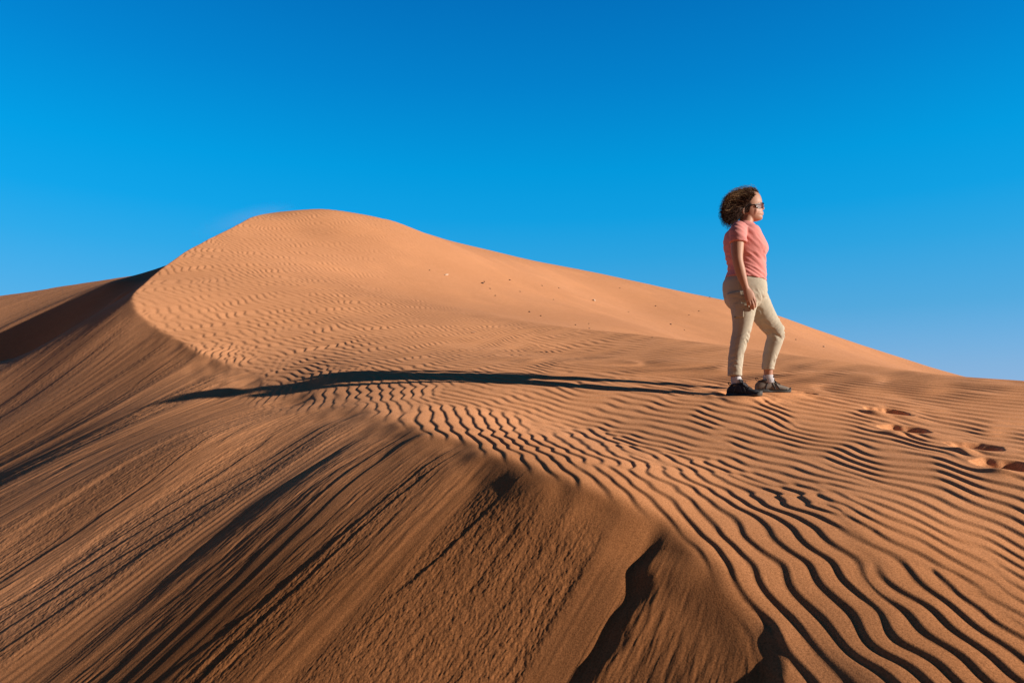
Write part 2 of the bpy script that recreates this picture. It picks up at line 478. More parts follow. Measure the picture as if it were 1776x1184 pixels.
sand, snt, sb = new_mat('desert_sand')
N = snt.nodes.new; Lk = snt.links.new
tc_ = N('ShaderNodeTexCoord')
def noise(scale, detail=2.0, rough=0.55):
    n = N('ShaderNodeTexNoise'); n.inputs['Scale'].default_value = scale
    n.inputs['Detail'].default_value = detail; n.inputs['Roughness'].default_value = rough
    Lk(tc_.outputs['Object'], n.inputs['Vector']); return n
big = noise(0.35, 3); midn = noise(9.0, 3); grain = noise(420.0, 2, 0.7); grain2 = noise(150.0, 2, 0.6)
ramp_ = N('ShaderNodeValToRGB')
ramp_.color_ramp.elements[0].position = 0.30; ramp_.color_ramp.elements[0].color = SAND_LO
ramp_.color_ramp.elements[1].position = 0.72; ramp_.color_ramp.elements[1].color = SAND_HI
mx = N('ShaderNodeMath'); mx.operation = 'MULTIPLY_ADD'
Lk(big.outputs['Fac'], mx.inputs[0]); mx.inputs[1].default_value = 0.5
m2 = N('ShaderNodeMath'); m2.operation = 'MULTIPLY'; Lk(midn.outputs['Fac'], m2.inputs[0]); m2.inputs[1].default_value = 0.5
Lk(m2.outputs[0], mx.inputs[2])
Lk(mx.outputs[0], ramp_.inputs['Fac'])
gr = N('ShaderNodeValToRGB')
gr.color_ramp.elements[0].position = 0.33; gr.color_ramp.elements[0].color = (0.50, 0.47, 0.44, 1)
gr.color_ramp.elements[1].position = 0.60; gr.color_ramp.elements[1].color = (1.22, 1.22, 1.22, 1)
gm_ = N('ShaderNodeMix'); gm_.data_type = 'FLOAT'; gm_.inputs[0].default_value = 0.55
Lk(grain.outputs['Fac'], gm_.inputs[2]); Lk(grain2.outputs['Fac'], gm_.inputs[3])
Lk(gm_.outputs[0], gr.inputs['Fac'])
mul = N('ShaderNodeMix'); mul.data_type = 'RGBA'; mul.blend_type = 'MULTIPLY'; mul.inputs[0].default_value = 0.9
Lk(ramp_.outputs['Color'], mul.inputs[6]); Lk(gr.outputs['Color'], mul.inputs[7])
tn_ = N('ShaderNodeAttribute'); tn_.attribute_name = 'tone'          # painted shading: darker near the camera and on the slip face, brightest midway
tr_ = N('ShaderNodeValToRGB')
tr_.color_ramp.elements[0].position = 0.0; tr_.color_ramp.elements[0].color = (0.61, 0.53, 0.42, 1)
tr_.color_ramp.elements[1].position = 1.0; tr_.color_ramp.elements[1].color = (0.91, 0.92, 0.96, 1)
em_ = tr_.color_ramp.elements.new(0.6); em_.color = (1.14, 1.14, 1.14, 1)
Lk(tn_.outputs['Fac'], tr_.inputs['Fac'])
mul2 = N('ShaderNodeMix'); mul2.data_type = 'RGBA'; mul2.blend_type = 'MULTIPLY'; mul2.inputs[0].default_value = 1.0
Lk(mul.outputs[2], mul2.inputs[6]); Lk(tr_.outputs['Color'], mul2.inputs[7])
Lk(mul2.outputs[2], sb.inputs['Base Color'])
sb.inputs['Roughness'].default_value = 1.0
sb.inputs['Specular IOR Level'].default_value = 0.05
bp = N('ShaderNodeBump'); bp.inputs['Strength'].default_value = 0.35; bp.inputs['Distance'].default_value = 0.002
Lk(grain2.outputs['Fac'], bp.inputs['Height']); Lk(bp.outputs['Normal'], sb.inputs['Normal'])

ground = mesh_np('ground', np.concatenate([vv, ctr]), quads, sand, tris=tris)
tag(ground, 'orange desert sand dune with wind ripples and streaked slip face', kind='structure')
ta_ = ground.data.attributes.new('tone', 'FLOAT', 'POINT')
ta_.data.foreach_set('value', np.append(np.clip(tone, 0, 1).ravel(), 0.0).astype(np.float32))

# ------------------------------------------------------------------ the woman
PD = 5.43
PX = PD/F                                   # metres per photo pixel at her distance
ROOT = Vector(at(1300, 686, PD))
root = bpy.data.objects.new('person', None)
COL.objects.link(root)
root.location = ROOT
root.empty_display_size = 0.2
tag(root, 'woman in coral t-shirt, beige trousers and dark sunglasses standing on the dune looking right', 'person')
RT = np.array(ROOT)

def W(u, v, y):                             # photo position at depth PD+y, in her own frame
    return np.array(at(u, v, PD+y))-RT

class Acc:
    def __init__(s): s.v = []; s.q = []; s.t = []; s.n = 0
    def rings(s, rings, cap=True):
        rings = np.asarray(rings); m, k = rings.shape[:2]
        b = s.n
        s.v.append(rings.reshape(-1, 3)); s.n += m*k
        i = np.arange(k); j = (i+1) % k
        for a in range(m-1):
            s.q.append(np.stack([b+a*k+i, b+a*k+j, b+(a+1)*k+j, b+(a+1)*k+i], -1))
        if cap:
            for a, flip in ((0, True), (m-1, False)):
                s.v.append(rings[a].mean(0)[None]); c = s.n; s.n += 1
                tr = np.stack([b+a*k+i, b+a*k+j, np.full(k, c)], -1)
                s.t.append(tr[:, ::-1] if flip else tr)
    def arrays(s):
        q = np.concatenate(s.q) if s.q else np.zeros((0, 4), int)
        t = np.concatenate(s.t) if s.t else None
        return np.concatenate(s.v), q, t

def tube_rings(pts, k=20, sub=6):
    """pts: (x, y, z, r in the picture plane, r in depth)"""
    P = catmull(np.asarray(pts, float), sub) if sub > 1 else np.asarray(pts, float)
    c = P[:, :3]
    T = np.gradient(c, axis=0)
    T /= np.linalg.norm(T, axis=1)[:, None]+1e-9
    a = np.linspace(0, 2*PI, k, endpoint=False)
    out = []
    for i in range(len(P)):
        t = T[i]
        dep = np.array([0, 1.0, 0]); dep -= t*(dep@t); dep /= np.linalg.norm(dep)
        pl = np.cross(dep, t)
        out.append(c[i]+np.outer(np.cos(a)*P[i, 3], pl)+np.outer(np.sin(a)*P[i, 4], dep))
    return np.array(out)

def round_ends(pts, f=0.75):
    """add rounded tips to a short tube (finger)"""
    p = [np.asarray(q_, float) for q_ in pts]
    d = p[-1][:3]-p[-2][:3]; d /= np.linalg.norm(d)
    e = p[-1].copy(); e[:3] += d*e[3]*0.6; e[3] *= 0.72; e[4] *= 0.72
    g = p[-1].copy(); g[:3] += d*p[-1][3]*0.95; g[3] *= 0.25; g[4] *= 0.25
    return p+[e, g]

def TB(acc, pts, k=20, sub=6):
    """pts: (u, v, y, r_px, r_depth_m)"""
    L = [np.r_[W(u, v, y), r*PX, rd] for u, v, y, r, rd in pts]
    acc.rings(tube_rings(L, k, sub))

def stack(acc, rows, k=40, sub=4, pw=2.2):
    """horizontal rings: (v, u_front, u_back, half depth, y centre, tilt of front in px)"""
    R_ = catmull(np.array([list(r)+[0]*(6-len(r)) for r in rows], float), sub)
    a = np.linspace(0, 2*PI, k, endpoint=False)
    ca, sa = np.cos(a), np.sin(a)
    sx = np.sign(ca)*np.abs(ca)**(2/pw); sy = np.sign(sa)*np.abs(sa)**(2/pw)
    out = []
    for v, uf, ub, hd, yc_, tl in R_:
        uc = (uf+ub)/2; hu = (uf-ub)/2
        ring = [W(uc+hu*x_, v+tl*x_, yc_)+np.array([0, hd*y_, 0]) for x_, y_ in zip(sx, sy)]
        out.append(ring)
    out = np.array(out)
    acc.rings(out[:, ::-1] if rows[0][0] < rows[-1][0] else out)

def remesh(name, acc, voxel, smooth=4, fac=0.5):
    v, q, t = acc.arrays()
    o = mesh_np(name, v, q, None, None, True, t)
    bm = bmesh.new(); bm.from_mesh(o.data); bmesh.ops.recalc_face_normals(bm, faces=bm.faces); bm.to_mesh(o.data); bm.free()
    m = o.modifiers.new('r', 'REMESH'); m.mode = 'VOXEL'; m.voxel_size = voxel; m.use_smooth_shade = True
    if smooth:
        m2_ = o.modifiers.new('s', 'SMOOTH'); m2_.factor = fac; m2_.iterations = smooth
    dg = bpy.context.evaluated_depsgraph_get()
    me = bpy.data.meshes.new_from_object(o.evaluated_get(dg))
    old = o.data
    o.modifiers.clear()
    o.data = me; me.name = name
    bpy.data.meshes.remove(old)
    me.polygons.foreach_set('use_smooth', np.ones(len(me.polygons), bool))
    o.parent = root
    return o

def coords(o):
    a = np.empty(len(o.data.vertices)*3, np.float32); o.data.vertices.foreach_get('co', a)
    return a.reshape(-1, 3)
def normals(o):
    a = np.empty(len(o.data.vertices)*3, np.float32); o.data.vertices.foreach_get('normal', a)
    return a.reshape(-1, 3)
def setco(o, c):
    o.data.vertices.foreach_set('co', c.astype(np.float32).ravel()); o.data.update()
def set_col(o, name, c):
    at_ = o.data.attributes.new(name, 'FLOAT_COLOR', 'POINT')
    at_.data.foreach_set('color', np.c_[c, np.ones(len(c))].astype(np.float32).ravel())

def cloth_mat(name, col, rough=0.9, weave=900.0, var=0.12, bump=0.25):
    m, t, b = new_mat(name)
    tc = t.nodes.new('ShaderNodeTexCoord')
    n1 = t.nodes.new('ShaderNodeTexNoise'); n1.inputs['Scale'].default_value = 14; n1.inputs['Detail'].default_value = 3
    n2 = t.nodes.new('ShaderNodeTexNoise'); n2.inputs['Scale'].default_value = weave
    t.links.new(tc.outputs['Object'], n1.inputs['Vector']); t.links.new(tc.outputs['Object'], n2.inputs['Vector'])
    r = t.nodes.new('ShaderNodeValToRGB')
    lo = tuple(c*(1-var) for c in col)+(1,); hi = tuple(c*(1+var) for c in col)+(1,)
    r.color_ramp.elements[0].color = lo; r.color_ramp.elements[0].position = 0.3
    r.color_ramp.elements[1].color = hi; r.color_ramp.elements[1].position = 0.7
    t.links.new(n1.outputs['Fac'], r.inputs['Fac'])
    t.links.new(r.outputs['Color'], b.inputs['Base Color'])
    b.inputs['Roughness'].default_value = rough
    b.inputs['Specular IOR Level'].default_value = 0.15
    bp_ = t.nodes.new('ShaderNodeBump'); bp_.inputs['Strength'].default_value = bump; bp_.inputs['Distance'].default_value = 0.001
    t.links.new(n2.outputs['Fac'], bp_.inputs['Height']); t.links.new(bp_.outputs['Normal'], b.inputs['Normal'])
    return m

M_shirt = cloth_mat('coral_cotton', (0.66, 0.25, 0.225), var=0.04)
M_trous = cloth_mat('beige_cotton', (0.44, 0.385, 0.295), var=0.05)
M_sock = cloth_mat('pale_knit', (0.50, 0.48, 0.50), var=0.25, weave=500)
M_shoeD = cloth_mat('dark_grey_suede', (0.045, 0.043, 0.048), var=0.3)
M_shoeL = cloth_mat('taupe_mesh', (0.21, 0.175, 0.145), var=0.25, weave=450)
M_sole = cloth_mat('dark_rubber', (0.075, 0.07, 0.065), 0.7, var=0.2)
M_lace = cloth_mat('dark_cord', (0.03, 0.03, 0.032))
M_skin, tk, bk_ = new_mat('skin')
va = tk.nodes.new('ShaderNodeAttribute'); va.attribute_name = 'skin_colour'
ns = tk.nodes.new('ShaderNodeTexNoise'); ns.inputs['Scale'].default_value = 60; ns.inputs['Detail'].default_value = 3
tcs = tk.nodes.new('ShaderNodeTexCoord'); tk.links.new(tcs.outputs['Object'], ns.inputs['Vector'])
mr_ = tk.nodes.new('ShaderNodeMapRange'); mr_.inputs['To Min'].default_value = 0.86; mr_.inputs['To Max'].default_value = 1.14
tk.links.new(ns.outputs['Fac'], mr_.inputs['Value'])
vm_ = tk.nodes.new('ShaderNodeVectorMath'); vm_.operation = 'SCALE'
tk.links.new(va.outputs['Color'], vm_.inputs[0]); tk.links.new(mr_.outputs[0], vm_.inputs['Scale'])
tk.links.new(vm_.outputs[0], bk_.inputs['Base Color'])
bk_.inputs['Roughness'].default_value = 0.55
bk_.inputs['Specular IOR Level'].default_value = 0.35

# ---- head frame: turned a little towards the camera
HC = W(1299, 360, 0)
HY = math.radians(-9)
def turn(v):
    v = np.asarray(v, float)
    c, s_ = math.cos(HY), math.sin(HY)
    d = v-HC
    o = d.copy()
    o[..., 0] = d[..., 0]*c-d[..., 1]*s_
    o[..., 1] = d[..., 0]*s_+d[..., 1]*c
    return o+HC

body = Acc()
# head: horizontal sections (v, front, back, half width)
hrows = [(330.2, 1303, 1291, .018), (332, 1308, 1286, .040), (336, 1314.5, 1280, .058), (341, 1318, 1276.5, .068), (347, 1320, 1274.5, .0735), (352, 1320.8, 1274, .075),
         (355, 1320, 1274.5, .0745), (357.5, 1319.3, 1275, .073), (361, 1320.2, 1276, .070), (365, 1321, 1278, .067), (367.5, 1321.3, 1280, .0645), (369.6, 1322.6, 1281, .062), (371.2, 1321.9, 1282, .060),
         (372.8, 1322.6, 1282.5, .058), (375, 1321.0, 1283, .055), (377.5, 1321.8, 1284, .050), (380.2, 1321.4, 1286, .043), (382.5, 1318.5, 1288, .034), (384.3, 1312, 1290, .022)]
a = np.linspace(0, 2*PI, 44, endpoint=False)
HR = catmull(np.array(hrows), 3)
rings_ = []
for v, uf, ub, hw in HR:
    um = 1297.5 if v < 366 else 1297.5+(v-366)*0.25
    ring = []
    for t in a:
        c, s_ = math.cos(t), math.sin(t)
        if c > 0:
            e = uf-um; x_ = um+e*c; y_ = hw*np.sign(s_)*abs(s_)**(1.05)*(1-0.12*c*c)
        else:
            e = um-ub; x_ = um+e*c; y_ = hw*np.sign(s_)*abs(s_)**0.9
        ring.append(W(x_, v, 0)+np.array([0, y_, 0]))
    rings_.append(ring)
head = np.array(rings_)[:, ::-1]
body.rings(turn(head))
def headtube(pts, k=14, sub=4):
    L = [np.r_[W(u, v, y), r*PX, rd] for u, v, y, r, rd in pts]
    body.rings(turn(tube_rings(L, k, sub)))
headtube([(1318.0, 354.5, 0, 1.6, .007), (1319.6, 358, 0, 1.9, .009), (1321.9, 361.2, 0, 2.1, .012), (1322.6, 363.2, 0, 1.8, .014), (1320.6, 365.2, 0, 1.4, .012)])    # nose
headtube([(1313.5, 352.6, -.046, 1.4, .012), (1317.6, 351.8, -.022, 1.6, .012), (1318.4, 351.8, 0, 1.6, .012), (1317.6, 351.8, .022, 1.6, .012), (1313.5, 352.6, .046, 1.4, .012)])  # brow
headtube([(1319.6, 370.2, -.020, .7, .006), (1321.9, 369.7, -.008, 1.25, .006), (1321.9, 369.7, .008, 1.25, .006), (1319.6, 370.2, .020, .7, .006)])   # lips
headtube([(1319.6, 371.4, -.018, .7, .006), (1321.6, 372.7, -.007, 1.3, .006), (1321.6, 372.7, .007, 1.3, .006), (1319.6, 371.4, .018, .7, .006)])
headtube([(1311, 363, -.040, 4.6, .022), (1310.5, 367, -.038, 5.0, .022), (1308.5, 372, -.034, 4.6, .020)])     # cheeks
headtube([(1311, 363, .040, 4.6, .022), (1310.5, 367, .038, 5.0, .022), (1308.5, 372, .034, 4.6, .020)])
for sgn in (-1, 1):                                                                                        # ears
    headtube([(1293.2, 371.2, sgn*.070, 1.5, .007), (1292.0, 367, sgn*.077, 2.2, .007), (1291.6, 362.5, sgn*.080, 3.0, .007), (1292.8, 358.6, sgn*.080, 2.6, .006), (1294.6, 357.6, sgn*.074, 1.4, .006)])
# neck, trunk (hidden by the clothes), legs down to the feet
TB(body, [(1297, 372, 0, 10.5, .052), (1295.5, 380, 0, 11.0, .053), (1293.5, 387, 0, 12.0, .056), (1292, 392, 0, 14.5, .066), (1290, 398, 0, 19, .11)], 28)
stack(body, [(396, 1306, 1274, .12), (405, 1310, 1264, .15), (420, 1320, 1262, .145), (440, 1322, 1265, .135), (462, 1320, 1268, .125), (480, 1321, 1264, .14), (500, 1322, 1262, .155), (518, 1314, 1264, .15), (528, 1308, 1268, .12)])
# near leg, far leg
TB(body, [(1289, 512, -.085, 21, .078), (1289, 540, -.085, 17, .072), (1286, 577, -.085, 11.5, .056), (1279, 606, -.085, 10.5, .05), (1275.5, 635, -.085, 8.2, .040), (1275.2, 652, -.087, 7.4, .034), (1276.5, 664, -.09, 7.4, .034), (1278, 672, -.094, 6, .028)])
TB(body, [(1303, 512, .085, 19, .078), (1322, 545, .09, 16, .072), (1344, 577, .095, 12, .056), (1340, 604, .10, 10.5, .05), (1333, 632, .105, 8.4, .040), (1332.5, 646, .108, 7.6, .034), (1332.3, 658, .11, 7.4, .034), (1333.5, 667, .11, 6, .028)])
# arms
TB(body, [(1279, 402, -.165, 12, .050), (1279, 416, -.190, 11.2, .046), (1278.5, 432, -.203, 10.4, .043), (1279, 446, -.212, 9.0, .038), (1280.5, 456, -.215, 8.4, .037), (1283.5, 468, -.213, 8.6, .036), (1287.5, 482, -.208, 7.4, .031), (1291.5, 494, -.204, 5.8, .024), (1294, 501, -.202, 5.6, .021)], 24)
TB(body, [(1284, 402, .165, 12, .050), (1284, 416, .190, 11.2, .046), (1284, 432, .203, 10.4, .043), (1285, 446, .212, 9.0, .038), (1287, 456, .215, 8.4, .037), (1291, 468, .213, 8.6, .036), (1295, 482, .208, 7.4, .031), (1298, 494, .204, 5.8, .024), (1300, 501, .202, 5.6, .021)], 24)
# hands: palm, four fingers of their own length, thumb leaving the side of the palm
def hand(du, sg):
    def h(u, v, y): return np.r_[W(u+du, v, sg*y)]
    TB(body, [(1293.6+du, 499, sg*.202, 5.6, .020), (1296+du, 504.5, sg*.204, 7.2, .0165), (1299+du, 511, sg*.205, 8.8, .0155), (1301+du, 517, sg*.204, 8.6, .0135), (1302+du, 521, sg*.202, 7.6, .010)], 20)
    fing = [(1306.6, 517.0, [(1309.2, 523.5), (1310.4, 528.6), (1310.2, 532.6)], 1.95),
            (1303.0, 519.5, [(1305.6, 527.0), (1306.8, 532.6), (1306.6, 536.6)], 2.0),
            (1299.0, 520.0, [(1300.9, 527.4), (1302.0, 532.6), (1302.0, 536.2)], 1.9),
            (1295.2, 518.5, [(1296.0, 524.6), (1296.8, 529.0), (1297.0, 532.0)], 1.7)]
    for n_, (bu, bv, js, r) in enumerate(fing):
        yb = .205-.001*n_
        pts = [np.r_[h(bu-0.8, bv-4.5, yb), r*PX*1.05, r*PX*1.05], np.r_[h(bu, bv, yb+.001), r*PX*1.08, r*PX*1.08]]
        for j, (u, v) in enumerate(js):
            pts.append(np.r_[h(u, v, yb-(.002, .011, .024)[j]-.003*n_*(j > 0)), r*PX*(1.0, .92, .80)[j], r*PX*(1.0, .92, .80)[j]])
        body.rings(tube_rings(round_ends(pts), 14, 4))
    r = 2.15
    pts = [np.r_[h(1297.5, 506, .198), r*PX*1.5, r*PX*1.4], np.r_[h(1302.5, 510.5, .190), r*PX*1.35, r*PX*1.3], np.r_[h(1307.2, 515.5, .182), r*PX*1.05, r*PX*1.05], np.r_[h(1310.2, 521.0, .178), r*PX*.88, r*PX*.88]]
    body.rings(tube_rings(round_ends(pts), 14, 4))
hand(0, -1)
hand(7, 1)
body_o = remesh('body', body, 0.0042, 3, 0.5)
body_o.data.materials.append(M_skin)
c = coords(body_o); n = normals(body_o)
rr_ = np.random.default_rng(3)
col = np.tile(np.array([0.41, 0.205, 0.128]), (len(c), 1))
Zt = lambda v: W(0, v, 0)[2]
face = (c[:, 2] > Zt(386))
lipc = W(1322, 371.2, 0); lipc = turn(lipc)
d = np.linalg.norm((c-lipc)*np.array([1, 0.75, 1.6]), axis=1)
k = np.exp(-(d/0.011)**2)[:, None]
col = col*(1-k)+np.array([0.38, 0.13, 0.11])*k
ck = turn(W(1312, 367, -.06))
k = 0.45*np.exp(-(np.linalg.norm(c-ck, axis=1)/0.03)**2)[:, None]
col = col*(1-k)+np.array([0.50, 0.21, 0.15])*k
scalp = ((c[:, 0] < turn(W(1300, 350, 0))[0]-(c[:, 2]-Zt(350))*-0.25) & (c[:, 2] > Zt(372)) & (np.abs(c[:, 1]) < 0.072)) | (c[:, 2] > Zt(335))
col[scalp] = (0.05, 0.025, 0.015)
armk = smooth01((Zt(430)-c[:, 2])/0.4)[:, None]*0.5
col = col*(1-armk)+np.array([0.38, 0.18, 0.115])*armk
set_col(body_o, 'skin_colour', col)
# knuckles, fingernails are below a pixel here; eyes sit behind the sunglasses
eyeM, te, be = new_mat('eye_white'); be.inputs['Base Color'].default_value = (0.7, 0.68, 0.65, 1); be.inputs['Roughness'].default_value = 0.15
irisM, te, be = new_mat('iris'); be.inputs['Base Color'].default_value = (0.06, 0.03, 0.015, 1); be.inputs['Roughness'].default_value = 0.1
for sg in (-1, 1):
    e = bmesh.new()
    bmesh.ops.create_uvsphere(e, u_segments=16, v_segments=12, radius=0.0125)
    me = bpy.data.meshes.new('eye'); e.to_mesh(me); e.free()
    me.materials.append(eyeM)
    eo = bpy.data.objects.new('eye', me); COL.objects.link(eo); eo.parent = root
    eo.location = Vector(turn(W(1315.6, 357, sg*.031)))
    e = bmesh.new(); bmesh.ops.create_uvsphere(e, u_segments=12, v_segments=8, radius=0.0065)
    me = bpy.data.meshes.new('iris'); e.to_mesh(me); e.free(); me.materials.append(irisM)
    io = bpy.data.objects.new('iris', me); COL.objects.link(io); io.parent = eo; io.location = (0.0072, -0.0012, 0)

# ---- t-shirt
sh = Acc()
stack(sh, [(387.5, 1308, 1281, .066, 0, 3.0), (391, 1309.5, 1276, .082, 0, 2.5), (394.5, 1311, 1270, .112, 0, 1.5), (399, 1312.5, 1264, .150, 0, 0), (406, 1316, 1259.5, .172), (416, 1322, 1257, .165), (425, 1327.5, 1256.8, .158), (432, 1330.2, 1257.5, .155), (437, 1329.6, 1258.5, .152), (443, 1326.8, 1259.5, .148), (452, 1325.6, 1262, .142),
           (463, 1326.2, 1264.5, .140), (473, 1326.6, 1262, .148), (481, 1327, 1259, .158, 0, 3), (485.5, 1327.4, 1257.8, .163, 0, 5)], 56, 4, 2.3)
TB(sh, [(1284, 396, -.115, 15, .060), (1280.5, 402, -.160, 14.5, .056), (1280, 409, -.183, 14.2, .053), (1280, 415, -.193, 14.4, .054), (1280, 419.0, -.196, 14.9, .055), (1280, 420.8, -.197, 14.9, .055)], 28)
TB(sh, [(1288, 396, .115, 15, .060), (1285.5, 402, .160, 14.5, .056), (1285, 409, .183, 14.2, .053), (1285, 415, .193, 14.4, .054), (1285, 419.0, .196, 14.9, .055), (1285, 420.8, .197, 14.9, .055)], 28)
for sg in (-1, 1):
    TB(sh, [(1316, 418, sg*.065, 10, .06), (1319.6, 428, sg*.068, 10, .062), (1319, 437, sg*.068, 9, .06), (1314, 446, sg*.06, 8, .055)], 24)
shirt = remesh('t_shirt', sh, 0.005, 3, 0.5)
shirt.data.materials.append(M_shirt)
c = coords(shirt); n = normals(shirt)
fold = tile(256, 3, 16, ax=1.0, ay=1.0, seed=41)
# soft folds that fan from the chest and armpit down to the waist
px_, py_, pz_ = c[:, 0], c[:, 1], c[:, 2]
s1 = samp(fold, 1.1, pz_*1.7+px_*1.1, px_*0.30-pz_*0.2+py_*0.4)
s2 = samp(fold, 0.55, pz_*1.2+px_*0.9+3, py_*0.6+px_*0.3)
wst = smooth01((Zt(425)-pz_)/0.12)
amp_ = 0.0010+0.0040*wst
c = c+n*(np.abs(s1)*-1.0+0.6)[:, None]*amp_[:, None]*0.8+n*(s2*0.0014)[:, None]
setco(shirt, c)

# ---- trousers
tr = Acc()
stack(tr, [(478, 1322.0, 1263.5, .140, 0, 3), (484, 1323.6, 1260, .148, 0, 3), (489, 1325.8, 1256.6, .162, 0, 1.5), (493, 1326.4, 1255.8, .166), (500, 1327, 1255.8, .172), (508, 1327, 1257, .173), (516, 1325, 1258.5, .172), (523, 1320, 1261, .165), (530, 1314, 1266, .150), (535, 1309, 1271, .12)], 56, 4, 2.4)
TB(tr, [(1289, 508, -.085, 29, .090), (1289.5, 522, -.085, 25.0, .090), (1289.2, 538, -.086, 20.8, .086), (1288.2, 556, -.086, 17.4, .078), (1286.2, 573, -.086, 15.2, .070), (1283.2, 588, -.086, 14.6, .067), (1279.2, 604, -.086, 13.2, .066), (1276.4, 620, -.086, 12.5, .063), (1274.8, 637, -.087, 12.0, .058), (1274.4, 646, -.087, 12.0, .056), (1274.4, 652, -.088, 12.0, .055)], 32)
TB(tr, [(1304, 508, .085, 24, .090), (1312.5, 525, .087, 23.2, .088), (1324, 545, .09, 20.2, .082), (1335.5, 562, .093, 17.6, .076), (1344.8, 574, .095, 16.0, .072), (1344.2, 587, .097, 14.6, .068), (1339.5, 603, .10, 13.4, .064), (1335, 619, .103, 12.0, .060), (1332.2, 633, .106, 10.6, .055), (1331.8, 640.5, .108, 10.4, .054)], 32)
trous = remesh('trousers', tr, 0.0055, 5, 0.5)
trous.data.materials.append(M_trous)
c = coords(trous); n = normals(trous)
px_, py_, pz_ = c[:, 0], c[:, 1], c[:, 2]
wr = tile(256, 3, 22, ax=1.0, ay=1.0, seed=43)
a1 = samp(wr, 1.1, pz_*1.7+px_*1.1+py_*0.6, px_*0.6-pz_*0.4+py_*0.5)
a2 = samp(wr, 0.34, pz_*1.5-px_*0.7+2, py_*0.7+px_*0.4)
def zone(v, wdt): return np.exp(-((pz_-Zt(v))/(wdt*PX))**2)
rightleg = px_ > W(1312, 600, 0)[0]
kz = np.where(rightleg, 0.9*zone(576, 14)+0.5*zone(548, 14)+0.5*zone(630, 16), 0.9*zone(590, 12)+0.7*zone(622, 18)+0.45*zone(550, 22))+0.35*zone(515, 12)
c = c+n*((0.45-np.abs(a1))*0.0066*(0.02+kz*smooth01(0.5+samp(wr, 1.9, pz_+2, px_+py_)))+a2*0.0009*(0.25+kz))[:, None]
# side seam of the near leg, cargo flap and hem stitching stand a little proud
near = py_ < -0.12
seam_u = np.interp(-pz_, [-Zt(490), -Zt(530), -Zt(577), -Zt(604), -Zt(652)], [1281, 1284, 1281, 1275.5, 1272.5])
seam_x = (seam_u-U0)/F*(PD-.15)-RT[0]
c = c+n*(0.0022*np.exp(-((px_-seam_x)/0.0035)**2)*near)[:, None]
hem = np.where(rightleg, 637.5, 648.0)
c = c+n*(-0.0016*np.exp(-((pz_-np.where(rightleg, Zt(636.5), Zt(646.5)))/0.0025)**2))[:, None]
setco(trous, c)
# pocket flap on the near thigh, belt line
def patch(name, u0, u1, v0, v1, mat, parent, y0, out=0.004, k=10):
    """a thin cloth piece laid on the outside of the near leg: follows the trouser surface by ray casting"""
    inv = []
    vs = []; ok = True
    for j in range(k+1):
        for i in range(k+1):
            u = u0[0]+(u1[0]-u0[0])*i/k+(u0[1]-u0[0])*j/k; v = v0+(v1-v0)*j/k
            o_ = Vector(W(u, v, -0.17)); o_.y = -0.6
            hit_, loc, nor, fi = parent.ray_cast(o_, Vector((0, 1, 0)))
            vs.append(np.array(loc)+np.array([0, -out, 0]) if hit_ else np.array([o_.x, y0, o_.z]))
    vs = np.array(vs)
    q_ = [(j*(k+1)+i, j*(k+1)+i+1, (j+1)*(k+1)+i+1, (j+1)*(k+1)+i) for j in range(k) for i in range(k)]
    o = mesh_np(name, vs, q_, mat, parent)
    sm = o.modifiers.new('thick', 'SOLIDIFY'); sm.thickness = 0.004; sm.offset = 0
    return o
bpy.context.view_layer.update()
patch('cargo_pocket', (1276.5, 1276.5), (1290, 1290), 527, 550, M_trous, trous, -.16)
patch('pocket_flap', (1276, 1276), (1290.5, 1290.5), 526.2, 532, M_trous, trous, -.16, 0.0075)

# ---- socks
for (u, v0, v1, y, uu) in ((1276.0, 653, 668, -.090, 1277.5), (1331.8, 650, 664, .109, 1333)):
    so_ = Acc()
    TB(so_, [(u, v0, y, 8.2, .0385), (u+.3, v0+3, y, 8.4, .039), (uu, v0+8, y, 9.2, .041), (uu+1.5, v1, y, 10, .043)], 24)
    s_o = remesh('sock', so_, 0.004, 2, 0.5); s_o.data.materials.append(M_sock)
    c = coords(s_o); n = normals(s_o)
    c = c+n*(0.0012*np.sin(np.arctan2(c[:, 1]-y, c[:, 0]-W(u, v0, y)[0])*26))[:, None]
    setco(s_o, c)

